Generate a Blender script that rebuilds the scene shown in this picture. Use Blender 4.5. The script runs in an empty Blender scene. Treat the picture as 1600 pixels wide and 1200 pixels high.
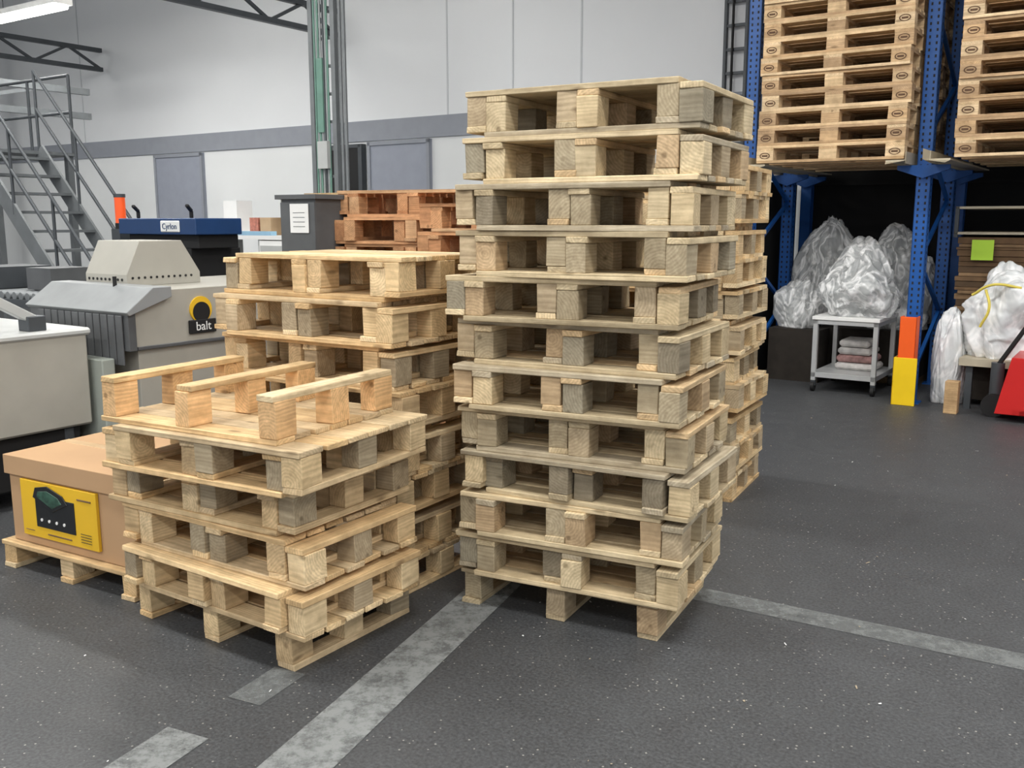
import bpy, math, random, bmesh
from mathutils import Vector, Matrix, noise
random.seed(11)
R=random.random
def U(a,b): return a+(b-a)*random.random()
TH=math.radians(-34)
def lin(c):
    return tuple(((x/255)/12.92 if x/255<=0.04045 else ((x/255+0.055)/1.055)**2.4) for x in c)+(1,)
bpy.context.scene.view_settings.view_transform='Standard'

# ---------------- materials ----------------
def newmat(name):
    m=bpy.data.materials.new(name); m.use_nodes=True
    nt=m.node_tree; b=nt.nodes['Principled BSDF']
    return m,nt,b
def plain(name,rgb,rough=0.5,metal=0.0,var=0.12,scale=6,bump=0.0,emit=None):
    m,nt,b=newmat(name)
    c=lin(rgb)
    tc=nt.nodes.new('ShaderNodeTexCoord')
    n=nt.nodes.new('ShaderNodeTexNoise'); n.inputs['Scale'].default_value=scale; n.inputs['Detail'].default_value=6
    nt.links.new(tc.outputs['Object'],n.inputs['Vector'])
    r=nt.nodes.new('ShaderNodeValToRGB')
    r.color_ramp.elements[0].position=0.3; r.color_ramp.elements[1].position=0.7
    r.color_ramp.elements[0].color=tuple(x*(1-var) for x in c[:3])+(1,)
    r.color_ramp.elements[1].color=tuple(min(1,x*(1+var*0.6)) for x in c[:3])+(1,)
    nt.links.new(n.outputs['Fac'],r.inputs['Fac']); nt.links.new(r.outputs['Color'],b.inputs['Base Color'])
    b.inputs['Roughness'].default_value=rough; b.inputs['Metallic'].default_value=metal
    if bump>0:
        n2=nt.nodes.new('ShaderNodeTexNoise'); n2.inputs['Scale'].default_value=scale*8; n2.inputs['Detail'].default_value=5
        nt.links.new(tc.outputs['Object'],n2.inputs['Vector'])
        bp=nt.nodes.new('ShaderNodeBump'); bp.inputs['Strength'].default_value=bump; bp.inputs['Distance'].default_value=0.01
        nt.links.new(n2.outputs['Fac'],bp.inputs['Height']); nt.links.new(bp.outputs['Normal'],b.inputs['Normal'])
    if emit:
        b.inputs['Emission Color'].default_value=lin(rgb); b.inputs['Emission Strength'].default_value=emit
    return m

def wood():
    m,nt,b=newmat('rough_pine')
    L=nt.links.new
    ac=nt.nodes.new('ShaderNodeAttribute'); ac.attribute_name='col'
    ag=nt.nodes.new('ShaderNodeAttribute'); ag.attribute_name='gr'
    mp=nt.nodes.new('ShaderNodeMapping'); mp.inputs['Scale'].default_value=(3,60,60)
    L(ag.outputs['Vector'],mp.inputs['Vector'])
    n1=nt.nodes.new('ShaderNodeTexNoise'); n1.inputs['Scale'].default_value=1; n1.inputs['Detail'].default_value=5; n1.inputs['Roughness'].default_value=0.6
    L(mp.outputs['Vector'],n1.inputs['Vector'])
    mp2=nt.nodes.new('ShaderNodeMapping'); mp2.inputs['Scale'].default_value=(0.35,1,1)
    L(ag.outputs['Vector'],mp2.inputs['Vector'])
    w=nt.nodes.new('ShaderNodeTexWave'); w.wave_type='RINGS'; w.rings_direction='X'
    w.inputs['Scale'].default_value=28; w.inputs['Distortion'].default_value=3.5; w.inputs['Detail'].default_value=2; w.inputs['Detail Scale'].default_value=1.2
    L(mp2.outputs['Vector'],w.inputs['Vector'])
    tc=nt.nodes.new('ShaderNodeTexCoord')
    n3=nt.nodes.new('ShaderNodeTexNoise'); n3.inputs['Scale'].default_value=9; n3.inputs['Detail'].default_value=8; n3.inputs['Roughness'].default_value=.68
    L(tc.outputs['Object'],n3.inputs['Vector'])
    mp3=nt.nodes.new('ShaderNodeMapping'); mp3.inputs['Scale'].default_value=(4,11,11)
    L(ag.outputs['Vector'],mp3.inputs['Vector'])
    v=nt.nodes.new('ShaderNodeTexVoronoi'); v.inputs['Scale'].default_value=1
    L(mp3.outputs['Vector'],v.inputs['Vector'])
    def rng(out,a,b_,c,d):
        r=nt.nodes.new('ShaderNodeMapRange'); r.inputs[1].default_value=a; r.inputs[2].default_value=b_; r.inputs[3].default_value=c; r.inputs[4].default_value=d
        L(out,r.inputs[0]); return r.outputs[0]
    def mul(a,b_):
        q=nt.nodes.new('ShaderNodeMath'); q.operation='MULTIPLY'; L(a,q.inputs[0]); L(b_,q.inputs[1]); return q.outputs[0]
    f=mul(mul(rng(n1.outputs['Fac'],0.3,0.7,0.76,1.12),rng(w.outputs['Fac'],0,1,0.85,1.05)),mul(rng(n3.outputs['Fac'],0.36,0.66,0.76,1.12),rng(v.outputs['Distance'],0.07,0.15,0.5,1.0)))
    pw=nt.nodes.new('ShaderNodeCombineXYZ')
    for i,e in enumerate((0.92,1.0,1.12)):
        q=nt.nodes.new('ShaderNodeMath'); q.operation='POWER'; L(f,q.inputs[0]); q.inputs[1].default_value=e; L(q.outputs[0],pw.inputs[i])
    mx=nt.nodes.new('ShaderNodeVectorMath'); mx.operation='MULTIPLY'
    L(ac.outputs['Color'],mx.inputs[0]); L(pw.outputs[0],mx.inputs[1])
    L(mx.outputs[0],b.inputs['Base Color'])
    b.inputs['Roughness'].default_value=0.78
    bp=nt.nodes.new('ShaderNodeBump'); bp.inputs['Strength'].default_value=0.45; bp.inputs['Distance'].default_value=0.003
    L(n1.outputs['Fac'],bp.inputs['Height']); L(bp.outputs['Normal'],b.inputs['Normal'])
    return m
WOOD=wood()

def floor_mat():
    m,nt,b=newmat('dark_asphalt_floor'); L=nt.links.new
    tc=nt.nodes.new('ShaderNodeTexCoord')
    def N(s,d=6,r=0.6):
        n=nt.nodes.new('ShaderNodeTexNoise'); n.inputs['Scale'].default_value=s; n.inputs['Detail'].default_value=d; n.inputs['Roughness'].default_value=r
        L(tc.outputs['Object'],n.inputs['Vector']); return n
    n1=N(0.9); n2=N(90,4); n3=N(7,8,0.7)
    r1=nt.nodes.new('ShaderNodeValToRGB'); e=r1.color_ramp.elements
    e[0].position=0.3; e[0].color=lin((66,67,69)); e[1].position=0.72; e[1].color=lin((79,81,83))
    mixn=nt.nodes.new('ShaderNodeMix'); mixn.data_type='FLOAT'; mixn.inputs[0].default_value=0.5
    L(n1.outputs['Fac'],mixn.inputs[2]); L(n3.outputs['Fac'],mixn.inputs[3]); L(mixn.outputs[0],r1.inputs['Fac'])
    r2=nt.nodes.new('ShaderNodeValToRGB'); e=r2.color_ramp.elements
    e[0].position=0.35; e[0].color=(0.62,0.62,0.62,1); e[1].position=0.7; e[1].color=(1.4,1.4,1.4,1)
    L(n2.outputs['Fac'],r2.inputs['Fac'])
    mm=nt.nodes.new('ShaderNodeMix'); mm.data_type='RGBA'; mm.blend_type='MULTIPLY'; mm.inputs[0].default_value=1
    L(r1.outputs['Color'],mm.inputs[6]); L(r2.outputs['Color'],mm.inputs[7])
    v=nt.nodes.new('ShaderNodeTexVoronoi'); v.inputs['Scale'].default_value=45
    L(tc.outputs['Object'],v.inputs['Vector'])
    sp=nt.nodes.new('ShaderNodeSeparateColor'); L(v.outputs['Color'],sp.inputs[0])
    g=nt.nodes.new('ShaderNodeMath'); g.operation='GREATER_THAN'; g.inputs[1].default_value=0.72; L(sp.outputs[0],g.inputs[0])
    l=nt.nodes.new('ShaderNodeMath'); l.operation='LESS_THAN'; l.inputs[1].default_value=0.15; L(v.outputs['Distance'],l.inputs[0])
    q=nt.nodes.new('ShaderNodeMath'); q.operation='MULTIPLY'; L(g.outputs[0],q.inputs[0]); L(l.outputs[0],q.inputs[1])
    m2=nt.nodes.new('ShaderNodeMix'); m2.data_type='RGBA'; L(q.outputs[0],m2.inputs[0]); L(mm.outputs[2],m2.inputs[6]); m2.inputs[7].default_value=lin((150,148,142))
    L(m2.outputs[2],b.inputs['Base Color'])
    rr=nt.nodes.new('ShaderNodeMapRange'); rr.inputs[1].default_value=0.3; rr.inputs[2].default_value=0.7; rr.inputs[3].default_value=0.48; rr.inputs[4].default_value=0.6
    L(n3.outputs['Fac'],rr.inputs[0]); L(rr.outputs[0],b.inputs['Roughness'])
    bp=nt.nodes.new('ShaderNodeBump'); bp.inputs['Strength'].default_value=0.3; bp.inputs['Distance'].default_value=0.003
    L(n2.outputs['Fac'],bp.inputs['Height']); L(bp.outputs['Normal'],b.inputs['Normal'])
    return m
def paint_mat(name,rgb,thr,mx=.85):
    m,nt,b=newmat(name); L=nt.links.new
    tc=nt.nodes.new('ShaderNodeTexCoord')
    n=nt.nodes.new('ShaderNodeTexNoise'); n.inputs['Scale'].default_value=14; n.inputs['Detail'].default_value=10; n.inputs['Roughness'].default_value=0.8
    L(tc.outputs['Object'],n.inputs['Vector'])
    r=nt.nodes.new('ShaderNodeValToRGB'); r.color_ramp.elements[0].position=thr; r.color_ramp.elements[1].position=thr+0.22
    r.color_ramp.elements[0].color=(.15,.15,.15,1); r.color_ramp.elements[1].color=(mx,mx,mx,1)
    L(n.outputs['Fac'],r.inputs['Fac']); L(r.outputs['Color'],b.inputs['Alpha'])
    b.inputs['Base Color'].default_value=lin(rgb); b.inputs['Roughness'].default_value=0.7
    return m

FLOOR=floor_mat()
PAINT=paint_mat('worn_floor_paint',(146,149,148),0.33)
PAINT2=paint_mat('faded_floor_paint',(132,135,134),0.36,.7)
WALLW=plain('painted_wall_white',(230,232,232),0.8,var=0.04,scale=0.6)
WALLU=plain('painted_wall_upper',(226,228,230),0.8,var=0.03,scale=0.5)
JOINT=plain('wall_joint',(196,199,202),0.8,var=0.04)
BAND=plain('grey_blue_trim',(146,150,158),0.7,var=0.05)
DOORM=plain('grey_door_paint',(150,155,167),0.6,var=0.05)
BLACK=plain('black_matt',(18,18,19),0.7)
DARK=plain('painted_rack_shade',(22,22,23),0.9)  # near-black standing in for the shade inside the rack
CEIL=plain('ceiling_grey',(200,200,198),0.9,var=0.05)
STEEL=plain('galvanised_steel',(120,124,126),0.5,0.3)
DSTEEL=plain('dark_steel',(72,76,80),0.5,0.2)
MACH=plain('machine_beige_grey',(168,165,155),0.45,var=0.06)
MACH2=plain('machine_light_grey',(184,186,184),0.4,var=0.06)
MDARK=plain('machine_dark_grey',(84,86,88),0.5,var=0.2)
CARD=plain('cardboard',(186,150,112),0.85,var=0.06,scale=3)
CARDD=plain('cardboard_sheets',(116,90,64),0.85,var=0.25,scale=12)  # sheet brown set dark, with the bay's shade put into the colour
CARDE=plain('cardboard_sheets_light',(140,112,82),0.85,var=0.2,scale=12)
CARDF=plain('cardboard_sheets_dark',(90,70,50),0.85,var=0.2,scale=12)
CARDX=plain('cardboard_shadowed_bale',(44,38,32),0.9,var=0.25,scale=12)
YEL=plain('yellow_print',(230,184,40),0.5,var=0.03)
GRN=plain('black_print',(30,32,34),0.4,var=0.2,scale=30)
TOOLG=plain('printed_tool_green',(52,84,70),.4,var=.6,scale=40)
BLUE=plain('rack_blue',(24,84,158),0.4,var=0.08)
BLUE2=plain('machine_dark_blue',(22,58,104),0.4,var=0.08)
CREAM=plain('rail_cream',(190,180,158),0.5,0.2)
ORANGE=plain('guard_orange',(246,96,24),0.5,var=0.04)
YGUARD=plain('guard_yellow',(245,205,20),0.5,var=0.04)
RED=plain('truck_red',(205,36,34),0.35,var=0.05)
WHITE=plain('white_sheet',(232,232,230),0.6,var=0.03)
ALU=plain('aluminium',(196,198,198),0.35,0.3,var=0.05)
NOTE=plain('green_note',(190,232,70),0.6,var=0.02)
GCABLE=plain('green_cable',(104,142,128),0.5)
GREYC=plain('grey_cable',(150,156,156),0.5)
BEACON=plain('orange_beacon',(225,84,30),0.3,emit=.4)
TUBE=plain('fluorescent_tube',(255,252,245),0.5,emit=18)
SHADEW=plain('lamp_housing',(235,235,232),0.5)
MARKM=plain('burnt_mark',(92,66,46),0.8)
BLUEBOX=plain('light_blue_plastic',(150,190,215),0.5)
STRAP=plain('yellow_strap',(226,206,90),.5)
FOAM=plain('film_scrap_contents',(206,208,206),.6,var=.3,scale=6,bump=.3)
def plastic(name,lo,hi,a0,a1,sc=4.5):
    m,nt,b=newmat(name); L=nt.links.new
    tc=nt.nodes.new('ShaderNodeTexCoord')
    mp=nt.nodes.new('ShaderNodeMapping'); mp.inputs['Scale'].default_value=(1,1,.7); mp.inputs['Rotation'].default_value=(.4,.5,.2); L(tc.outputs['Object'],mp.inputs['Vector'])
    n=nt.nodes.new('ShaderNodeTexNoise'); n.inputs['Scale'].default_value=sc; n.inputs['Detail'].default_value=3; n.inputs['Distortion'].default_value=1.8
    L(mp.outputs['Vector'],n.inputs['Vector'])
    s=nt.nodes.new('ShaderNodeMath'); s.operation='SUBTRACT'; s.inputs[1].default_value=.5; L(n.outputs['Fac'],s.inputs[0])
    a=nt.nodes.new('ShaderNodeMath'); a.operation='ABSOLUTE'; L(s.outputs[0],a.inputs[0])
    cr=nt.nodes.new('ShaderNodeMapRange'); cr.inputs[1].default_value=0; cr.inputs[2].default_value=.09; cr.inputs[3].default_value=1; cr.inputs[4].default_value=0; L(a.outputs[0],cr.inputs[0])
    mix=nt.nodes.new('ShaderNodeMix'); mix.data_type='RGBA'; L(cr.outputs[0],mix.inputs[0]); mix.inputs[6].default_value=lin(lo); mix.inputs[7].default_value=lin(hi)
    L(mix.outputs[2],b.inputs['Base Color'])
    ra=nt.nodes.new('ShaderNodeMapRange'); ra.inputs[3].default_value=a0; ra.inputs[4].default_value=a1
    L(cr.outputs[0],ra.inputs[0]); L(ra.outputs[0],b.inputs['Alpha'])
    b.inputs['Roughness'].default_value=0.24; b.inputs['Specular IOR Level'].default_value=.7
    bp2=nt.nodes.new('ShaderNodeBump'); bp2.inputs['Strength'].default_value=.6; bp2.inputs['Distance'].default_value=0.03
    L(a.outputs[0],bp2.inputs['Height']); L(bp2.outputs['Normal'],b.inputs['Normal'])
    return m
FILM=plastic('clear_plastic_film',(206,209,209),(250,250,250),.5,.85)
FILM2=plastic('milky_plastic_film',(222,225,226),(250,250,250),.94,1,4)

# ---------------- mesh builder ----------------
class MB:
    def __init__(s): s.v=[];s.f=[];s.m=[];s.c=[];s.g=[];s.mats=[];s.sm=[]
    def mi(s,mat):
        if mat not in s.mats: s.mats.append(mat)
        return s.mats.index(mat)
    def add(s,vs,fs,mat,col=(1,1,1),gr=None,smooth=False):
        o=len(s.v); s.v+= [tuple(x) for x in vs]
        s.c+=[col]*len(vs); s.g+= [tuple(x) for x in (gr or vs)]
        k=s.mi(mat)
        for f in fs: s.f.append([i+o for i in f]); s.m.append(k); s.sm.append(smooth)
    def box(s,a,b,mat,M=None,col=(1,1,1),axis=0,jit=0.0):
        x0,y0,z0=a;x1,y1,z1=b
        vs=[Vector(p) for p in ((x0,y0,z0),(x1,y0,z0),(x1,y1,z0),(x0,y1,z0),(x0,y0,z1),(x1,y0,z1),(x1,y1,z1),(x0,y1,z1))]
        if jit: vs=[v+Vector((U(-jit,jit),U(-jit,jit),U(-jit,jit)*0.5)) for v in vs]
        off=Vector((U(-9,9),U(-.12,.12),U(-.12,.12))); ce=Vector(((x0+x1)/2,(y0+y1)/2,(z0+z1)/2))
        gr=[]
        for v in vs:
            q=v-ce
            if axis==1: q=Vector((q.y,q.x,q.z))
            elif axis==2: q=Vector((q.z,q.x,q.y))
            gr.append(q+off)
        if M is not None: vs=[M@v for v in vs]
        s.add(vs,[(0,3,2,1),(4,5,6,7),(0,1,5,4),(1,2,6,5),(2,3,7,6),(3,0,4,7)],mat,col,gr)
    def cyl(s,p,q,r,mat,n=12,r2=None,smooth=True):
        p=Vector(p);q=Vector(q);d=(q-p).normalized()
        a=d.orthogonal().normalized(); b=d.cross(a); r2=r if r2 is None else r2
        vs=[p+(a*math.cos(t)+b*math.sin(t))*r for t in [2*math.pi*i/n for i in range(n)]]
        vs+=[q+(a*math.cos(t)+b*math.sin(t))*r2 for t in [2*math.pi*i/n for i in range(n)]]
        s.add(vs,[(i,(i+1)%n,n+(i+1)%n,n+i) for i in range(n)],mat,smooth=smooth)
        s.add(vs,[tuple(range(n-1,-1,-1)),tuple(range(n,2*n))],mat)
    def bar(s,p,q,w,h,mat):
        p=Vector(p);q=Vector(q);d=(q-p).normalized()
        up=Vector((0,0,1)) if abs(d.z)<0.95 else Vector((1,0,0))
        a=d.cross(up).normalized(); b=a.cross(d).normalized()
        vs=[]
        for c in (p,q):
            for (i,j) in ((-1,-1),(1,-1),(1,1),(-1,1)): vs.append(c+a*i*w/2+b*j*h/2)
        s.add(vs,[(3,2,1,0),(4,5,6,7),(0,1,5,4),(1,2,6,5),(2,3,7,6),(3,0,4,7)],mat)
    def prism(s,poly,lo,hi,axis,mat):
        vs=[]
        for h in (lo,hi):
            for (a,b) in poly:
                vs.append({0:(h,a,b),1:(a,h,b),2:(a,b,h)}[axis])
        n=len(poly)
        s.add(vs,[tuple(range(n-1,-1,-1)),tuple(range(n,2*n))]+[(i,(i+1)%n,n+(i+1)%n,n+i) for i in range(n)],mat)
    def build(s,name,building=True,origin=None,bevel=0.0,place=None):
        me=bpy.data.meshes.new(name)
        if origin is None:
            xs=[v[0] for v in s.v];ys=[v[1] for v in s.v];zs=[v[2] for v in s.v]
            origin=((min(xs)+max(xs))/2,(min(ys)+max(ys))/2,min(zs))
        o=Vector(origin)
        me.from_pydata([Vector(v)-o for v in s.v],[],s.f)
        for m in s.mats: me.materials.append(m)
        me.polygons.foreach_set('material_index',s.m)
        me.polygons.foreach_set('use_smooth',s.sm)
        ca=me.attributes.new('col','FLOAT_COLOR','POINT'); ca.data.foreach_set('color',[x for c in s.c for x in (c[0],c[1],c[2],1)])
        ga=me.attributes.new('gr','FLOAT_VECTOR','POINT'); ga.data.foreach_set('vector',[x for c in s.g for x in c])
        bm=bmesh.new(); bm.from_mesh(me); bmesh.ops.recalc_face_normals(bm,faces=bm.faces); bm.to_mesh(me); bm.free()
        ob=bpy.data.objects.new(name,me); bpy.context.collection.objects.link(ob)
        if place is not None:
            px,py,yaw=place; rot=Matrix.Rotation(yaw,4,'Z'); ob.location=Vector((px,py,0))+rot@o; ob.rotation_euler=(0,0,yaw)
        elif building:
            rot=Matrix.Rotation(TH,4,'Z'); ob.location=rot@o; ob.rotation_euler=(0,0,TH)
        else: ob.location=o
        if bevel:
            bv=ob.modifiers.new('bevel','BEVEL'); bv.width=bevel; bv.segments=1; bv.limit_method='ANGLE'
        return ob

def text(name,s,loc,size,mat,rot,parent=None,building=True):
    cu=bpy.data.curves.new(name,'FONT'); cu.body=s; cu.size=size; cu.extrude=0.001; cu.align_x='CENTER'; cu.align_y='CENTER'
    cu.materials.append(mat)
    ob=bpy.data.objects.new(name,cu); bpy.context.collection.objects.link(ob)
    rotm=Matrix.Rotation(TH,4,'Z') if building else Matrix.Identity(4)
    M=rotm@Matrix.Translation(loc)@rot
    if parent:
        bpy.context.view_layer.update()
        ob.parent=parent; ob.matrix_parent_inverse=parent.matrix_world.inverted()
    ob.matrix_world=M
    return ob
def child(ob,par):
    bpy.context.view_layer.update()
    ob.parent=par; ob.matrix_parent_inverse=par.matrix_world.inverted()

# ---------------- room ----------------
S0,S1,D0,D1,ZC=-24,8,-7,10.4,5.9
b=MB(); b.box((S0,D0,-0.1),(S1,D1+.2,0),FLOOR); b.build('floor',origin=(0,0,0))
b=MB(); b.box((S0,D1,0),(S1,D1+.2,2.64),WALLW); b.box((S0,D1,2.64),(S1,D1+.2,ZC),WALLU)
for s in (-8.05,-7.0,-6.0,-3.4,-16.4):
    b.box((s-.012,D1-.006,2.92),(s+.012,D1,ZC),JOINT)
b.build('wall_north')
b=MB(); b.box((S0,D1-.03,2.64),(S1,D1,2.92),BAND); b.build('trim_1')
b=MB(); b.box((S0-.2,D0,0),(S0,D1+.2,ZC),WALLW); b.build('wall_west')
b=MB(); b.box((S0,D0,ZC),(S1,D1+.2,ZC+.15),CEIL); b.build('ceiling')
def door(name,s0,s1,z1):
    b=MB(); b.box((s0,D1-.05,0),(s1,D1-.001,z1),DOORM)
    for x in (s0,s1-.05): b.box((x,D1-.07,0),(x+.05,D1-.04,z1),BAND)
    b.box((s0,D1-.07,z1-.05),(s1,D1-.04,z1),BAND)
    b.cyl((s0+.15,D1-.1,1.05),(s0+.15,D1-.04,1.05),.02,STEEL)
    b.bar((s0+.15,D1-.1,1.05),(s0+.28,D1-.1,1.05),.02,.02,STEEL)
    b.build(name)
door('door_1',-14.36,-13.1,2.62); door('door_2',-9.46,-8.33,2.62)
b=MB(); b.box((-10.4,D1-.1,1.4),(-9.6,D1-.01,2.55),BLACK); b.box((-10.45,D1-.11,2.55),(-9.55,D1-.01,2.6),DSTEEL); b.box((-9.6,D1-.11,1.3),(-9.53,D1-.01,2.6),DSTEEL); b.box((-10.4,D1-.11,1.36),(-9.55,D1-.01,1.4),DSTEEL); b.build('wall_recess_panel')

# ---------------- pallets ----------------
PAL_NEW=[(236,206,158),(228,194,144),(240,216,174),(220,186,136),(212,188,150),(230,202,158)]
PAL_GREY=[(220,200,162),(208,188,152),(232,210,170),(196,178,144),(222,192,148),(186,172,146)]
PAL_RED=[(214,160,114),(222,172,126),(202,146,102),(226,182,138)]
PAL_EUR=[(222,192,150),(206,172,130),(232,204,164),(196,164,126)]
BLK_T=[(176,160,130),(192,172,140),(216,194,154),(202,174,136),(158,148,126),(220,200,162),(184,168,138),(146,134,112)]
BLK_N=[(220,190,144),(228,200,154),(206,178,136),(190,170,138),(236,210,166),(172,156,128)]
def wc(p):
    c=lin(random.choice(p)); k=U(.84,1.06)
    return tuple(x*k for x in c[:3])
def pallet(mb,M,W,D,H,flip,pal,nb=6,bw=.08,palb=None,j=.002):
    palb=palb or pal
    dk=.02; rn=.022
    def zz(a,b_): return (H-b_,H-a) if flip else (a,b_)
    step=D/nb
    for i in range(nb):
        z0,z1=zz(H-dk,H)
        e=U(-.012,.008); e2=U(-.008,.010); g=U(.002,.008)
        Mb=M@Matrix.Translation((-W/2,(i+.5)*step,0))@Matrix.Rotation(U(-.006,.006),4,'Z')
        y0=-step/2+(g if i else U(-.010,.004)); y1=step/2-(g if i<nb-1 else U(-.004,.006))
        mb.box((-W/2+e,y0,z0),(W/2+e2,y1,z1),WOOD,Mb,wc(pal),0,j)
    for k,cx in enumerate((-W+bw/2,-W/2,-bw/2)):
        z0,z1=zz(0,rn); o=U(-.004,.004)
        mb.box((cx-bw/2+o,U(-.01,.004),z0),(cx+bw/2+o,D+U(-.004,.008),z1),WOOD,M,wc(pal),1,j)
        for (y0,y1) in ((0,.105),(D/2-.05,D/2+.05),(D-.105,D)):
            z0,z1=zz(rn,H-dk); o=U(-.006,.006); oy=U(-.006,.008)
            ww=bw+U(-.006,.003)
            Mz=M@Matrix.Translation((cx+o,(y0+y1)/2+oy,0))@Matrix.Rotation(U(-.06,.06),4,'Z')
            mb.box((-ww/2,-(y1-y0)/2,z0),(ww/2,(y1-y0)/2,z1),WOOD,Mz,wc(palb),random.choice((1,1,0)),j)
def T(x,y,z,yaw): return Matrix.Translation((x,y,z))@Matrix.Rotation(math.radians(yaw),4,'Z')
def stack(cx,cy,yaw,W,D,n,pal,LH=.164,layers=None,palb=None,base=(0,0),order=None,off=.082):
    mb=MB(); z=0; H=LH-.02
    pallet(mb,T(cx,cy,0,yaw)@T(base[0],base[1],0,0),W,D,.144,False,pal,palb=palb); z=.144
    for i in range(n):
        dx,dy,dw,dD=(layers[i] if layers and i<len(layers) else (U(-.02,.02),U(-.02,.02),U(-1.5,1.5),0))
        M=T(cx,cy,z,yaw)@T(dx,dy,0,dw)
        o=order[i] if order else (0 if R()<.6 else 1)
        s1,s2=(0,-off) if o==0 else (-off,0)
        pallet(mb,M@T(s1,U(-.014,.014),0,U(-.4,.4)),W,D+dD,H,True,pal,palb=palb)
        pallet(mb,M@T(s2,U(-.014,.014),.02,U(-.4,.4)),W,D+dD,H,False,pal,palb=palb)
        z+=LH
    return mb,z
lay=[(.0,0,.5,0),(.01,.01,2,0),(.03,-.01,-1,0),(.01,.02,1,0),(.0,-.02,1.5,0),(-.02,.01,-1,0),(-.03,.02,2.2,0),(.01,-.01,-.8,0),(.01,.01,1,0),(.035,0,-.5,0),(.03,0,-1.2,0)]
mb,z=stack(.59,3.19,-27.5,.82,.6,11,PAL_GREY,LH=.1675,layers=lay,palb=BLK_T,base=(-.085,.03),order=[0]*11)
mb.build('tall_pallet_stack',building=False,bevel=.0025)
lay=[(0,-.02,0,0),(-.025,.03,1.5,0),(-.07,.03,3,.02),(.035,-.03,5,.10)]
mb,z=stack(-.68,2.945,-34,.86,.6,4,PAL_NEW,layers=lay,base=(-.10,.03),order=[0,0,1,1],palb=BLK_N)
pallet(mb,T(-.765,2.99,z,-29),.83,.64,.165,True,PAL_NEW,nb=7,bw=.072,palb=[(232,190,138),(224,182,130)])
mb.build('low_pallet_stack',building=False,bevel=.0025)
mb,z=stack(-.45,3.67,-33.5,.94,.6,7,PAL_NEW,LH=.1766,order=[0,1,0,1,0,0,1],palb=BLK_N)
mb.build('pallet_stack',building=False,bevel=.0025)
mb,z=stack(1.20,5.0,-28,.84,.62,10,PAL_NEW,palb=BLK_N,LH=.168)
mb.build('pallet_stack',building=False)
mb,z=stack(.20,5.3,-30,.8,.62,9,PAL_RED)
mb.build('pallet_stack',building=False)
mb,z=stack(-.20,6.05,-22,.98,.62,9,PAL_RED,LH=.175)
mb.build('reddish_pallet_stack',building=False)

def ring(mb,c,rx,rz,t,mat,n=18):
    vs=[];
    for i in range(n):
        a=2*math.pi*i/n
        for k in (1,1-t): vs.append((c[0]+rx*k*math.cos(a),c[1],c[2]+rz*k*math.sin(a)))
    mb.add(vs,[(2*i,2*((i+1)%n),2*((i+1)%n)+1,2*i+1) for i in range(n)],mat)
def eur(mb,s0,d0,z0):
    M=T(s0+U(-.012,.012),d0+U(-.02,.02),z0,U(-.6,.6))
    def bx(a,b_,ax): mb.box(a,b_,WOOD,M,wc(PAL_EUR),ax,.0015)
    for y0,w in ((0,.145),(.1825,.1),(.3275,.145),(.5175,.1),(.655,.145)): bx((0,y0,.122),(1.2,y0+w,.144),0)
    for x in (0,.5275,1.055):
        bx((x,0,.1),(x+.145,.8,.122),1)
        for y0,w in ((0,.1),(.3275,.145),(.7,.1)): bx((x,y0,.022),(x+.145,y0+w,.1),0)
    for y0,w in ((0,.1),(.3275,.145),(.7,.1)): bx((0,y0,0),(1.2,y0+w,.022),0)
    for x in (.0725,1.1275):
        c=M@Vector((x,-.004,.061)); ring(mb,c,.045,.026,.2,MARKM)
        p=[M@Vector(q) for q in ((x-.025,-.004,.054),(x+.025,-.004,.054),(x+.025,-.004,.068),(x-.025,-.004,.068))]
        mb.add(p,[(0,1,2,3)],MARKM)
for (s0,d0) in ((-2.92,8.12),(-1.37,8.12),(-2.92,9.05),(-1.37,9.05)):
    mb=MB()
    for i in range(14): eur(mb,s0,d0,2.005+i*.1445)
    mb.build('euro_pallet_stack')

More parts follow.
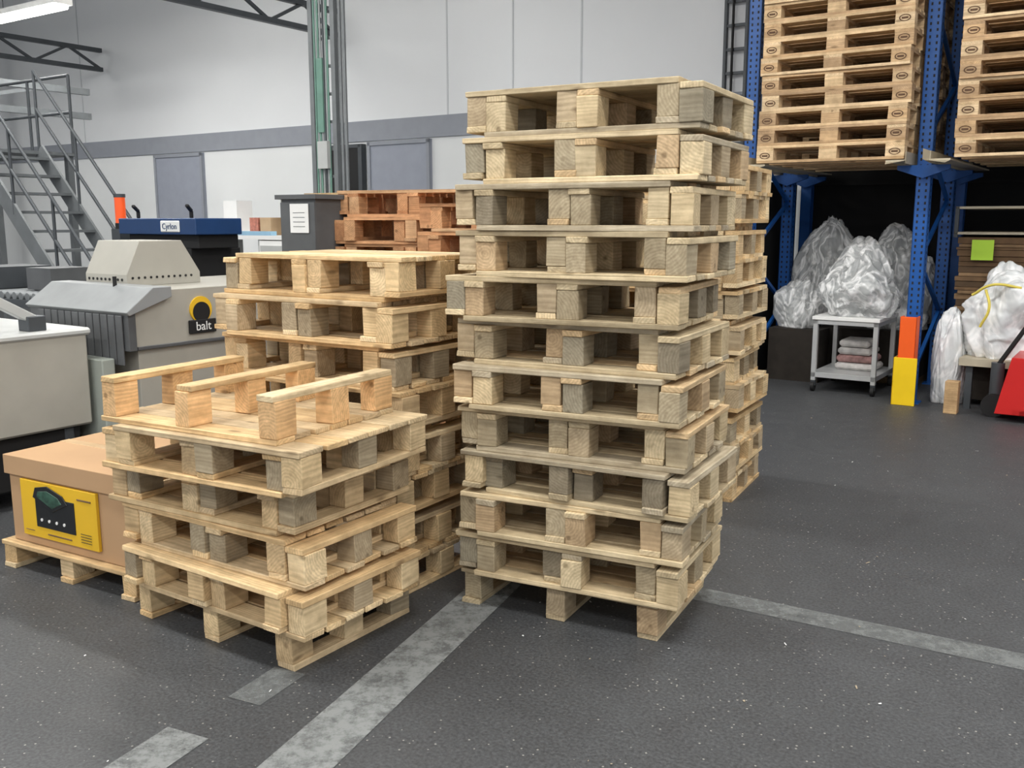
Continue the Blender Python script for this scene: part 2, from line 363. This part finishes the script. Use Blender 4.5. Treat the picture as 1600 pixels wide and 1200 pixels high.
# ---------------- rack ----------------
b=MB()
for ps in (-3.1,-1.63,-.05):
    for pd in (8.4,9.5,10.1):
        w=.055
        b.box((ps-w,pd,0),(ps+w,pd+.012,5.0),BLUE); b.box((ps-w,pd,0),(ps-w+.006,pd+.09,5.0),BLUE); b.box((ps+w-.006,pd,0),(ps+w,pd+.09,5.0),BLUE)
        b.box((ps-.09,pd-.03,0),(ps+.09,pd+.11,.012),BLUE)
        if pd<9.9:
            k=0
            while k*.05<4.6:
                z=.25+k*.05
                for hx in (-.026,.026):
                    b.box((ps+hx-.007,pd-.002,z),(ps+hx+.007,pd+.001,z+.022),BLACK)
                b.box((ps+w-.001,pd+.035,z),(ps+w+.001,pd+.052,z+.02),BLACK)
                k+=1
    z=.2
    while z<4.6:
        b.bar((ps,8.45,z),(ps,9.52,z+.5),.03,.03,BLUE); b.bar((ps,9.52,z+.5),(ps,8.45,z+1.0),.03,.03,BLUE); z+=1.0
    for sd in (-1,1):
        for pd in (8.36,9.46,10.06):
            b.prism([(ps,1.86),(ps+sd*.2,1.93),(ps+sd*.2,1.965),(ps,1.965)],pd,pd+.04,1,BLUE)
        a,c=sorted((ps+sd*.09,ps+sd*.24))
        b.box((a,8.12,1.985),(c,10.15,1.998),CREAM)
        b.box((ps+sd*.09-.005,8.12,1.968),(ps+sd*.09+.005,10.15,2.06),CREAM)
        b.add([(ps+sd*.09,8.12,1.968),(ps+sd*.06,8.0,1.99),(ps+sd*.06,8.0,2.07),(ps+sd*.09,8.12,2.06)],[(0,1,2,3)],CREAM)
        b.add([(ps+sd*.09,8.12,1.985),(ps+sd*.24,8.12,1.985),(ps+sd*.22,8.02,1.96),(ps+sd*.07,8.02,1.985)],[(0,1,2,3)],CREAM)
b.build('blue_pallet_rack')
b=MB(); b.box((-3.2,10.26,0),(3,10.34,2.6),DARK); b.box((-3.2,10.2,1.88),(3,10.26,1.92),DARK); b.box((-3.3,8.9,0),(-3.26,10.3,1.9),DARK); b.build('rack_shade_panels')  # added panels, coloured near-black to paint the rack's inner shade
b=MB()
b.box((-1.735,8.26,0),(-1.55,8.275,.40),YGUARD); b.box((-1.735,8.26,0),(-1.725,8.42,.40),YGUARD)
b.box((-1.705,8.265,.38),(-1.575,8.28,.74),ORANGE); b.box((-1.705,8.265,.38),(-1.697,8.40,.74),ORANGE); b.box((-1.583,8.265,.38),(-1.575,8.40,.74),ORANGE)
b.build('rack_post_guard',bevel=.003)

# trolley
b=MB()
s0,s1,d0,d1=-2.49,-1.93,8.52,9.22
for x in (s0,s1-.04):
    for y in (d0,d1-.04):
        b.box((x,y,.1),(x+.04,y+.04,.65),ALU)
        b.cyl((x+.005,y+.02,.045),(x+.035,y+.02,.045),.045,BLACK,14); b.box((x+.0,y+.005,.05),(x+.04,y+.035,.1),DSTEEL)
for z in (.13,.61):
    for y in (d0,d1-.04): b.box((s0,y,z),(s1,y+.04,z+.04),ALU)
    for x in (s0,s1-.04): b.box((x,d0,z),(x+.04,d1,z+.04),ALU)
b.box((s0-.01,d0-.01,.65),(s1+.01,d1+.01,.68),WHITE)
b.box((s0,d0,.165),(s1,d1,.175),ALU)
b.build('aluminium_trolley',bevel=.002)

def blobmesh(name,r,mat,seed,amp,lvl,neck):
    bm=bmesh.new(); bmesh.ops.create_icosphere(bm,subdivisions=lvl,radius=1)
    off=Vector((seed*3.1,seed*1.7,seed*.9)); rs=random.Random(int(seed*10)); planes=[]
    for i in range(18):
        nrm=Vector((rs.gauss(0,1),rs.gauss(0,1),rs.gauss(0,.8))).normalized(); planes.append((nrm,rs.uniform(.74,.95)))
    for v in bm.verts:
        p=v.co.copy()
        for nrm,dd in planes:
            k=p.dot(nrm)
            if k>dd: p-=nrm*(k-dd)*.75
        q=p+Vector((noise.noise(p*2+off),noise.noise(p*2-off),noise.noise(p*2+off*2)))*.35
        n=noise.noise(p*1.2+off)*amp
        rid=(.35-abs(noise.noise(q*2.6+off)))*amp*.8
        rid2=(.3-abs(noise.noise(q*6.0+off)))*amp*.22
        rid3=(.3-abs(noise.noise(q*13+off)))*amp*.04
        p=p*(1+n+rid+rid2+rid3)
        if neck and p.z>.45:
            k=min(1,(p.z-.45)/.5); p.x*=1-.45*k; p.y*=1-.45*k; p.z+=k*neck
        if p.z<-.6: p.z=-.6
        v.co=Vector((p.x*r[0],p.y*r[1],(p.z+.6)*r[2]))
    for f in bm.faces: f.smooth=True
    me=bpy.data.meshes.new(name); bm.to_mesh(me); bm.free(); me.materials.append(mat)
    ob=bpy.data.objects.new(name,me); bpy.context.collection.objects.link(ob)
    return ob
def blob(name,c,r,mat,seed,amp=.2,lvl=6,neck=None,inner=None):
    ob=blobmesh(name,r,mat,seed,amp,lvl,neck)
    rot=Matrix.Rotation(TH,4,'Z'); ob.location=rot@Vector(c); ob.rotation_euler=(0,0,TH)
    if inner:
        for i in range(3):
            q=blobmesh('contents_%d'%(i+1),(r[0]*.42,r[1]*.45,r[2]*.4),inner,seed+i+1.5,.3,4,None)
            q.parent=ob; q.location=((i-1)*r[0]*.42,r[1]*.1*(i-1),r[2]*(.08 if i!=1 else .42))
    return ob
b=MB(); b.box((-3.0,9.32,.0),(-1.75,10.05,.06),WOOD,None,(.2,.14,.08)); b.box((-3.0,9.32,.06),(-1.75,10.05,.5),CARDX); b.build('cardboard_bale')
o1=blob('plastic_film_bag',(-2.17,8.86,.682),(.36,.35,.37),FILM,1.3,.34,neck=.22,inner=FOAM)
o2=blob('plastic_film_bag',(-2.66,9.66,.502),(.40,.34,.60),FILM,4.1,.32,neck=.1,inner=FOAM)
o3=blob('plastic_film_bag',(-2.0,9.70,.502),(.33,.32,.54),FILM,7.7,.32,inner=FOAM)
o4=blob('plastic_film_bag',(-2.82,9.17,.502),(.21,.15,.30),FILM,5.7,.3,inner=FOAM)
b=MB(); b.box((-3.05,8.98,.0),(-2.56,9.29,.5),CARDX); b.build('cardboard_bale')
def tube(name,pts,r,mat):
    cu=bpy.data.curves.new(name,'CURVE'); cu.dimensions='3D'; cu.bevel_depth=r; cu.bevel_resolution=3
    sp=cu.splines.new('BEZIER'); sp.bezier_points.add(len(pts)-1)
    for bp_,p in zip(sp.bezier_points,pts): bp_.co=p; bp_.handle_left_type='AUTO'; bp_.handle_right_type='AUTO'
    cu.materials.append(mat)
    ob=bpy.data.objects.new(name,cu); bpy.context.collection.objects.link(ob); ob.rotation_euler=(0,0,TH); return ob
PC=plain('pale_cloth',(206,202,198),.8,var=.3,scale=14); RC=plain('red_check_cloth',(176,136,132),.8,var=.5,scale=24)
b=MB()
for i in range(4): b.box((-2.36+i*.01,8.8,.178+i*.07),(-2.0-i*.02,9.12,.24+i*.07),RC if i==1 else PC)
b.build('folded_cloth',bevel=.02)

# right bay
b=MB()
z=.12
while z<1.36:
    h=U(.02,.06); b.box((-1.42+U(-.02,.02),9.0+U(-.025,.015),z),(-.80+U(-.01,.01),9.95,z+h-.004),random.choice((CARDD,CARDD,CARDE,CARDF))); z+=h
z2=.12
while z2<1.36:
    h=U(.02,.06); b.box((-.77+U(-.01,.01),9.0+U(-.025,.015),z2),(-.15,9.95,z2+h-.004),random.choice((CARDD,CARDD,CARDE,CARDF))); z2+=h
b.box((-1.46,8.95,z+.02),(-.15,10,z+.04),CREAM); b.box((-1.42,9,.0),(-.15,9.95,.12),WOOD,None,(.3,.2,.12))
b.box((-1.31,8.94,1.19),(-1.14,8.945,1.36),NOTE)
b.box((-1.46,8.95,1.62),(-.15,10,1.64),CREAM)
for x in (-1.46,-.18): b.box((x,8.95,1.38),(x+.03,8.98,1.64),DSTEEL)
b.build('stacked_cardboard_sheets')
o=blob('white_bulk_bag',(-.90,8.66,.42),(.40,.27,.46),FILM2,9.2,.28)
b=MB()
b.box((-1.25,8.36,.36),(-.6,8.9,.42),CREAM); 
for x in (-1.2,-.68):
    for y in (8.4,8.82): b.box((x,y,0),(x+.05,y+.05,.36),DSTEEL)
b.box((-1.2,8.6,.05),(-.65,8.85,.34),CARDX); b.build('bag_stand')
b2=blob('white_bulk_bag',(-1.36,8.62,.0),(.13,.14,.55),FILM2,2.2,.2)
child(tube('strap_1',[(-1.20,8.42,.93),(-1.05,8.36,1.02),(-.85,8.40,1.0)],.011,STRAP),o)
child(tube('strap_2',[(-1.12,8.38,.68),(-1.06,8.34,.84),(-1.1,8.38,.98)],.011,STRAP),o)

# hand pallet truck
b=MB()
s0,d0=-.95,7.98
for dd in (0,.38):
    b.box((s0+.15,d0+dd,.06),(s0+1.3,d0+dd+.16,.11),RED)
    b.cyl((s0+1.15,d0+dd+.04,.04),(s0+1.15,d0+dd+.12,.04),.04,BLACK,14)
b.prism([(s0+.03,.06),(s0+.3,.06),(s0+.34,.2),(s0+.2,.5),(s0+.12,.5)],d0,d0+.54,1,RED)
b.cyl((s0,d0+.16,.09),(s0,d0+.22,.09),.09,BLACK,18); b.cyl((s0,d0+.32,.09),(s0,d0+.38,.09),.09,BLACK,18)
b.cyl((s0,d0+.27,.08),(s0,d0+.27,.42),.05,DSTEEL,14)
b.bar((s0-.0,d0+.27,.40),(s0+.42,d0+.2,1.15),.04,.03,BLACK)
b.bar((s0+.42,d0+.06,1.2),(s0+.42,d0+.34,1.2),.03,.03,BLACK)
b.bar((s0+.42,d0+.08,1.2),(s0+.42,d0+.2,1.05),.02,.02,BLACK); b.bar((s0+.42,d0+.32,1.2),(s0+.42,d0+.2,1.05),.02,.02,BLACK)
b.build('hand_pallet_truck',bevel=.004)
b=MB(); b.box((-1.3,8.1,0),(-1.2,8.2,.26),WOOD,None,lin((200,166,122))[:3]); b.build('wooden_block',bevel=.003)

# ---------------- left machines ----------------
BP=(-2.24,4.05,math.radians(-29.5))
b=MB()
pallet(b,T(.84,-.02,0,0),.86,.64,.12,False,PAL_NEW,nb=6)
b.build('box_pallet',bevel=.002,place=BP)
b=MB()
b.box((.015,.015,.122),(.825,.595,.45),CARD)
b.box((0,0,.425),(.84,.61,.51),CARD)
b.box((.11,-.001,.165),(.61,.014,.415),YEL)
b.box((.21,-.004,.215),(.47,.0,.355),GRN)
b.prism([(.20,.345),(.33,.295),(.43,.34),(.40,.375),(.30,.405),(.22,.39)],-.008,-.003,1,GRN)
b.prism([(.23,.35),(.33,.31),(.395,.34),(.37,.365),(.30,.385),(.24,.375)],-.010,-.006,1,TOOLG)
for i in range(4): b.cyl((.25+i*.05,-.007,.25),(.25+i*.05,-.003,.25),.007,WHITE,12)
for i in range(4): b.box((.50,-.004,.19+i*.012),(.57,-.001,.193+i*.012),BLACK)
b.box((.13,-.004,.19),(.19,-.001,.194),CARDD); b.box((.28,-.004,.185),(.44,-.001,.192),CARDD)
b.box((.49,-.004,.37),(.58,-.001,.378),CARDD)
b.box((0,.28,.5085),(.84,.33,.512),plain('packing_tape',(200,168,126),.3))
b.build('cardboard_box',bevel=.003,place=BP)

b=MB()
b.box((-5.9,1.4,.40),(-4.855,3.0,.92),MACH); b.box((-5.92,1.38,.90),(-4.84,3.02,.94),MACH2)
for x in (-5.8,-4.95):
    for y in (1.5,2.85): b.box((x,y,0),(x+.06,y+.06,.4),DSTEEL)
b.box((-5.85,1.45,.1),(-4.9,2.95,.4),BLACK)
b.build('machine_cabinet',bevel=.012)
b=MB()
b.bar((-5.0,2.0,1.45),(-4.95,2.75,1.0),.07,.05,MACH2); b.bar((-5.0,2.0,1.45),(-5.0,1.2,1.9),.07,.05,MACH2); b.box((-5.0,2.7,.94),(-4.9,2.8,1.02),DSTEEL)
b.box((-5.05,2.0,.94),(-4.98,2.05,1.45),MACH2)
b.build('infeed_guard_arm',bevel=.004)
b=MB()
b.cyl((-5.5,2.6,.945),(-5.5,2.6,1.28),.13,WHITE,20,.12); b.cyl((-5.5,2.6,1.28),(-5.5,2.6,1.34),.06,WHITE,16); b.build('white_canister')
b=MB()
b.box((-5.3,3.03,.3),(-4.78,3.11,.76),plain('machine_green_grey',(160,166,158),.5)); b.box((-5.2,3.03,.0),(-4.85,3.11,.3),BLACK); b.build('machine_side_unit',bevel=.006)

# shrink tunnel
b=MB()
b.box((-5.62,3.22,.30),(-4.72,5.2,.80),MACH)
b.prism([(3.22,.80),(3.16,.84),(3.2,1.03),(3.32,1.13),(5.2,1.13),(5.2,.80)],-5.6,-4.70,0,MACH)
b.box((-5.66,3.14,.80),(-4.68,3.19,1.03),MDARK)
b.prism([(3.12,1.02),(3.30,1.15),(3.42,1.15),(3.42,1.09),(3.14,1.0)],-5.68,-4.66,0,plain('hood_grey',(140,143,144),.4))
for i in range(12): b.box((-5.55+i*.07,3.125,.72),(-5.49+i*.07,3.135,1.0),MDARK)
for x in (-5.55,-4.8):
    for y in (3.3,5.0): b.box((x,y,0),(x+.06,y+.06,.3),DSTEEL)
b.box((-4.71,3.2,.80),(-4.69,5.2,.82),MDARK); b.box((-4.71,4.2,.3),(-4.70,4.21,1.13),MDARK)
b.box((-5.5,3.3,.05),(-4.8,5.1,.3),BLACK)
b.cyl((-4.705,3.64,1.0),(-4.69,3.64,1.0),.078,YEL,32); b.cyl((-4.695,3.64,.985),(-4.685,3.64,.985),.06,BLACK,32); b.box((-4.70,3.55,.86),(-4.683,3.74,.94),BLACK)
b.prism([(3.42,1.13),(3.42,1.2),(3.52,1.40),(3.82,1.40),(3.95,1.2),(3.95,1.13)],-5.5,-5.08,0,MACH)
for i in range(11): b.cyl((-5.083,3.46+i*.042,1.18),(-5.076,3.46+i*.042,1.18),.008,BLACK,8)
for i in range(9): b.cyl((-5.46+i*.042,3.424,1.17),(-5.46+i*.042,3.416,1.17),.009,BLACK,8)
b.cyl((-5.02,3.3,1.13),(-5.02,3.3,1.2),.012,BLACK)
tun=b.build('shrink_wrap_tunnel',bevel=.006)
text('maker_plate','balt',(-4.681,3.645,.9),.075,WHITE,Matrix.Rotation(math.radians(90),4,'Z')@Matrix.Rotation(math.radians(90),4,'X'),tun)

# strapping machine
b=MB()
b.box((-7.2,4.9,0),(-6.4,5.4,1.30),BLACK); b.box((-7.25,4.84,1.41),(-6.25,5.3,1.54),BLUE2); b.box((-7.2,4.9,1.3),(-6.3,5.3,1.41),BLACK)
b.box((-6.68,4.83,1.43),(-6.44,4.842,1.52),WHITE)
for x in (-7.2,-6.5):
    b.bar((x,5.0,1.54),(x,5.0,1.60),.025,.03,BLACK); b.bar((x,5.0,1.60),(x+.08,4.9,1.64),.03,.025,BLACK)
b.box((-7.3,4.4,.8),(-6.4,4.9,.86),STEEL)
for x in (-7.3,-6.46): b.box((x,4.42,0),(x+.06,4.48,.8),DSTEEL)
b.box((-7.1,4.88,.95),(-6.9,4.9,1.15),MDARK); b.box((-6.8,4.88,1.0),(-6.5,4.9,1.2),MDARK)
sm=b.build('strapping_machine',bevel=.006)
text('maker_sign','Cyrlon',(-6.56,4.828,1.474),.066,BLUE2,Matrix.Rotation(math.radians(90),4,'X'),sm)
b=MB(); b.box((-7.6,5.0,0),(-7.48,5.12,1.45),DSTEEL); b.cyl((-7.54,5.06,1.45),(-7.54,5.06,1.5),.05,BLACK,16); b.cyl((-7.54,5.06,1.5),(-7.54,5.06,1.72),.045,BEACON,18); b.cyl((-7.54,5.06,1.72),(-7.54,5.06,1.75),.05,DSTEEL,16); b.build('warning_beacon')

b=MB()
b.box((-7.2,3.4,.95),(-5.9,4.3,1.0),DSTEEL)
for i in range(16): b.cyl((-7.15+i*.08,3.42,1.02),(-7.15+i*.08,4.28,1.02),.028,STEEL,10)
for x in (-7.15,-5.98):
    for y in (3.45,4.2): b.box((x,y,0),(x+.05,y+.05,.95),DSTEEL)
b.box((-7.1,3.5,1.05),(-6.7,3.9,1.2),DSTEEL); b.box((-6.5,3.6,1.05),(-6.2,3.9,1.2),MDARK); b.cyl((-6.3,4.1,1.05),(-6.3,4.1,1.3),.05,MACH2)
b.build('roller_conveyor')
blob('white_film_bundle',(-6.35,2.85,.0),(.3,.3,.85),FILM2,3.3,.2)

P=Matrix.Rotation(-TH,4,'Z')
def w2b(x,y,z): return P@Vector((x,y,z))
c=w2b(-1.3,6.3,0)
b=MB(); b.box((c.x-.3,c.y,0),(c.x+.02,c.y+.35,1.66),MDARK); b.box((c.x-.3,c.y-.01,1.2),(c.x+.02,c.y,1.64),MDARK)
b.box((c.x-.2,c.y-.02,1.44),(c.x-.03,c.y-.012,1.63),WHITE)
for i in range(4): b.box((c.x-.17,c.y-.023,1.48+i*.03),(c.x-.06,c.y-.02,1.484+i*.03),STEEL)
b.box((c.x-.33,c.y-.03,1.66),(c.x+.05,c.y+.37,1.69),MDARK)
b.build('control_cabinet',bevel=.005)
c=w2b(-2.55,9.3,0)
b=MB()
b.box((c.x-.7,c.y,1.34),(c.x+.6,c.y+.5,1.38),WHITE)
for x in (-.7,.1): 
    b.box((c.x+x,c.y+.02,0),(c.x+x+.04,c.y+.48,1.34),MACH2)
b.box((c.x+.14,c.y+.0,.7),(c.x+.6,c.y+.48,1.33),WHITE)
for i in range(6): b.box((c.x+.16,c.y-.01,.8+i*.085),(c.x+.58,c.y,.86+i*.085),MACH2)
b.box((c.x-.1,c.y+.1,1.38),(c.x+.02,c.y+.3,1.55),plain('red_binders',(190,120,100),.6,var=.4,scale=40)); b.box((c.x+.05,c.y+.1,1.38),(c.x+.2,c.y+.3,1.55),plain('tan_folders',(190,160,125),.7))
b.box((c.x-.6,c.y+.2,1.38),(c.x-.4,c.y+.4,1.72),WHITE)
b.box((c.x+.35,c.y+.1,1.38),(c.x+.6,c.y+.4,1.75),MACH)
b.box((c.x-.2,c.y-.0,1.38),(c.x+.3,c.y+.08,1.42),BLUEBOX)
b.build('work_desk')

# stairs
b=MB()
s_top,d_a,d_b,zt=-11.56,5.9,6.7,2.37
run=2.35; n=11
for dd in (d_a,d_b): b.bar((s_top,dd,zt),(s_top+run,dd,0.0),.03,.2,STEEL)
for i in range(n):
    f=(i+.5)/n; b.box((s_top+run*f-.12,d_a,zt*(1-f)-.015),(s_top+run*f+.12,d_b,zt*(1-f)+.015),STEEL)
b.box((-13.6,5.5,zt-.04),(s_top,7.2,zt),STEEL)
for x in (-13.5,-11.7):
    for y in (5.6,7.1): b.box((x,y,0),(x+.08,y+.08,zt-.04),STEEL)
for dd in (d_a,d_b):
    for h in (.5,.95):
        b.cyl((s_top,dd,zt+h),(s_top+run,dd,h),.02,DSTEEL,8)
    for f in (0,.33,.66,1): b.cyl((s_top+run*f,dd,zt*(1-f)),(s_top+run*f,dd,zt*(1-f)+.95),.018,DSTEEL,8)
for h in (.5,.95):
    b.cyl((-13.6,7.15,zt+h),(s_top,7.15,zt+h),.02,DSTEEL,8)
for x in (-13.5,-12.5,s_top): b.cyl((x,7.15,zt),(x,7.15,zt+.95),.02,DSTEEL,8)
b.build('steel_staircase')

def truss(name,p,q,h=.3):
    b=MB(); p=Vector(p);q=Vector(q); L=(q-p).length; n=int(L/1.2)
    b.bar(p,q,.08,.07,DSTEEL); b.bar(p+Vector((0,0,h)),q+Vector((0,0,h)),.08,.07,DSTEEL)
    for i in range(n):
        a=p.lerp(q,i/n); c=p.lerp(q,(i+.5)/n)+Vector((0,0,h)); e=p.lerp(q,(i+1)/n)
        b.bar(a,c,.04,.04,DSTEEL); b.bar(c,e,.04,.04,DSTEEL)
    b.build(name)
truss('roof_truss',(-9.97,-6.9,4.12),(-9.97,10.3,4.12),.32)
truss('roof_truss',(-15.6,-6.9,4.12),(-15.6,10.3,4.12),.32)
truss('roof_truss',(-4.3,-6.9,4.7),(-4.3,10.3,4.7),.32)
b=MB()
for z in (3.05,3.4): b.bar((-13.4,4.6,z),(-13.4,8.6,z),.07,.09,STEEL)
b.bar((-13.4,6.4,3.05),(-13.4,7.9,3.4),.05,.05,STEEL)
b.box((-13.45,4.6,0),(-13.35,4.7,3.5),STEEL)
b.build('steel_bracket_frame')
b=MB()
b.box((-18.6,9.5,0),(-18.4,9.7,5.6),DSTEEL)
b.build('steel_column')

c=w2b(-2.12,11.0,0)
b=MB()
for o in (-.17,.17): b.box((c.x+o-.03,c.y,0),(c.x+o+.03,c.y+.06,5.69),STEEL)
z=.2
while z<5.6: b.box((c.x-.14,c.y+.02,z),(c.x+.14,c.y+.05,z+.03),STEEL); z+=.3
for i,(m) in enumerate((GCABLE,GREYC,GCABLE,GREYC,DSTEEL,GREYC,GCABLE)):
    x=c.x-.11+i*.034; b.cyl((x,c.y-.0,0),(x+U(-.01,.01),c.y-.0,5.6),.012,m,8)
b.box((c.x-.3,c.y-.05,1.76),(c.x+.3,c.y,1.83),WOOD,None,lin((200,170,126))[:3])
for z in (2.1,4.0): b.box((c.x-.05,c.y-.06,z),(c.x+.1,c.y-.01,z+.3),MACH2)
b.box((c.x-.06,c.y-.03,2.5),(c.x+.03,c.y-.01,3.3),GCABLE)
for o in (.24,.3): b.cyl((c.x+o,c.y+.05,0),(c.x+o,c.y+.05,5.6),.02,STEEL,8)
b.build('cable_riser_column')
b=MB()
for o in (-.12,.12): b.box((-4.02+o-.015,10.3,0),(-4.02+o+.015,10.36,5.6),DSTEEL)
z=.1
while z<5.5: b.box((-4.13,10.31,z),(-3.91,10.34,z+.03),DSTEEL); z+=.25
b.cyl((-4.05,10.3,0),(-4.05,10.3,5.6),.015,BLACK,8)
b.build('wall_cable_ladder')

# ---------------- floor markings ----------------
def quad(name,pts,mat):
    b=MB(); b.add([(p[0],p[1],.0025) for p in pts],[(0,1,2,3)],mat); b.build(name,building=False,origin=(0,0,0))
d=Vector((.37,.93)).normalized()
def strip(name,p,q,w,mat):
    p=Vector(p);q=Vector(q);dd=(q-p).normalized();nn=Vector((dd.y,-dd.x))*w/2
    quad(name,[p-nn,p+nn,q+nn,q-nn],mat)
c0=Vector((-.61,2.447)); strip('floor_marking',c0-d*1.2,c0+d*1.9,.2,PAINT)
strip('floor_marking',(-1.22,2.1),(-.975,2.63),.16,PAINT)
strip('floor_marking',(-.86,2.82),(-.76,3.03),.13,PAINT2)
strip('floor_marking',(.70,3.75),(3.4,2.12),.14,PAINT2)

b=MB()
for i in range(260):
    x=U(-1.6,4.2); y=U(1.9,7.5); r=U(.0015,.004) if R()<.95 else U(.004,.007); a=U(0,6.28); l=r*(1 if R()<.85 else 3.5)
    ca,sa=math.cos(a),math.sin(a)
    pts=[(x+ca*u*l-sa*v*r,y+sa*u*l+ca*v*r,.003+ (0.002 if u>0 else 0)) for u,v in ((-1,-.8),(1,-1),(.8,1),(-1,.7))]
    b.add(pts,[(0,1,2,3)],WHITE if R()<.5 else WOOD,(.5,.42,.3))
b.build('floor_debris',building=False,origin=(0,0,0))

# ---------------- lights ----------------
def lamp(sx,dy,z,L=1.6,energy=60,col=(1,.99,.965)):
    b=MB()
    b.box((sx-L/2,dy-.13,z+.05),(sx+L/2,dy+.13,z+.12),SHADEW)
    for o in (-.06,.06): b.cyl((sx-L/2+.03,dy+o,z+.02),(sx+L/2-.03,dy+o,z+.02),.026,TUBE,10)
    for x in (-.6,.6): b.cyl((sx+x,dy,z+.12),(sx+x,dy,ZC-.002),.006,DSTEEL,6)
    ob=b.build('fluorescent_lamp')
    li=bpy.data.lights.new('lamp_light','AREA'); li.shape='RECTANGLE'; li.size=L; li.size_y=.3; li.energy=energy; li.color=col
    lo=bpy.data.objects.new('lamp_light',li); bpy.context.collection.objects.link(lo)
    lo.matrix_world=Matrix.Rotation(TH,4,'Z')@Matrix.Translation((sx,dy,z-.02))
    child(lo,ob)
lamp(-12.95,7.5,4.25,1.7,70)
for sx in (-16.5,-11,-7.5,-4,-.5,3):
    for dy in (-2.5,1.2,5.2):
        if sx<-8 and dy<0: continue
        lamp(sx,dy,4.9,1.7,86)
for sx in (-10.8,-7.5): lamp(sx,8.0,5.5,1.7,14)  # unseen extra lamps, added only to brighten the upper wall
w=bpy.data.worlds.new('World'); bpy.context.scene.world=w; w.use_nodes=True
w.node_tree.nodes['Background'].inputs[0].default_value=(.92,.95,1,1); w.node_tree.nodes['Background'].inputs[1].default_value=.95

cam=bpy.data.cameras.new('camera'); co=bpy.data.objects.new('camera',cam); bpy.context.collection.objects.link(co)
cam.sensor_width=36; cam.lens=33.3; co.location=(0,0,1.52); co.rotation_euler=(math.radians(90-9.78),0,0)
bpy.context.scene.camera=co
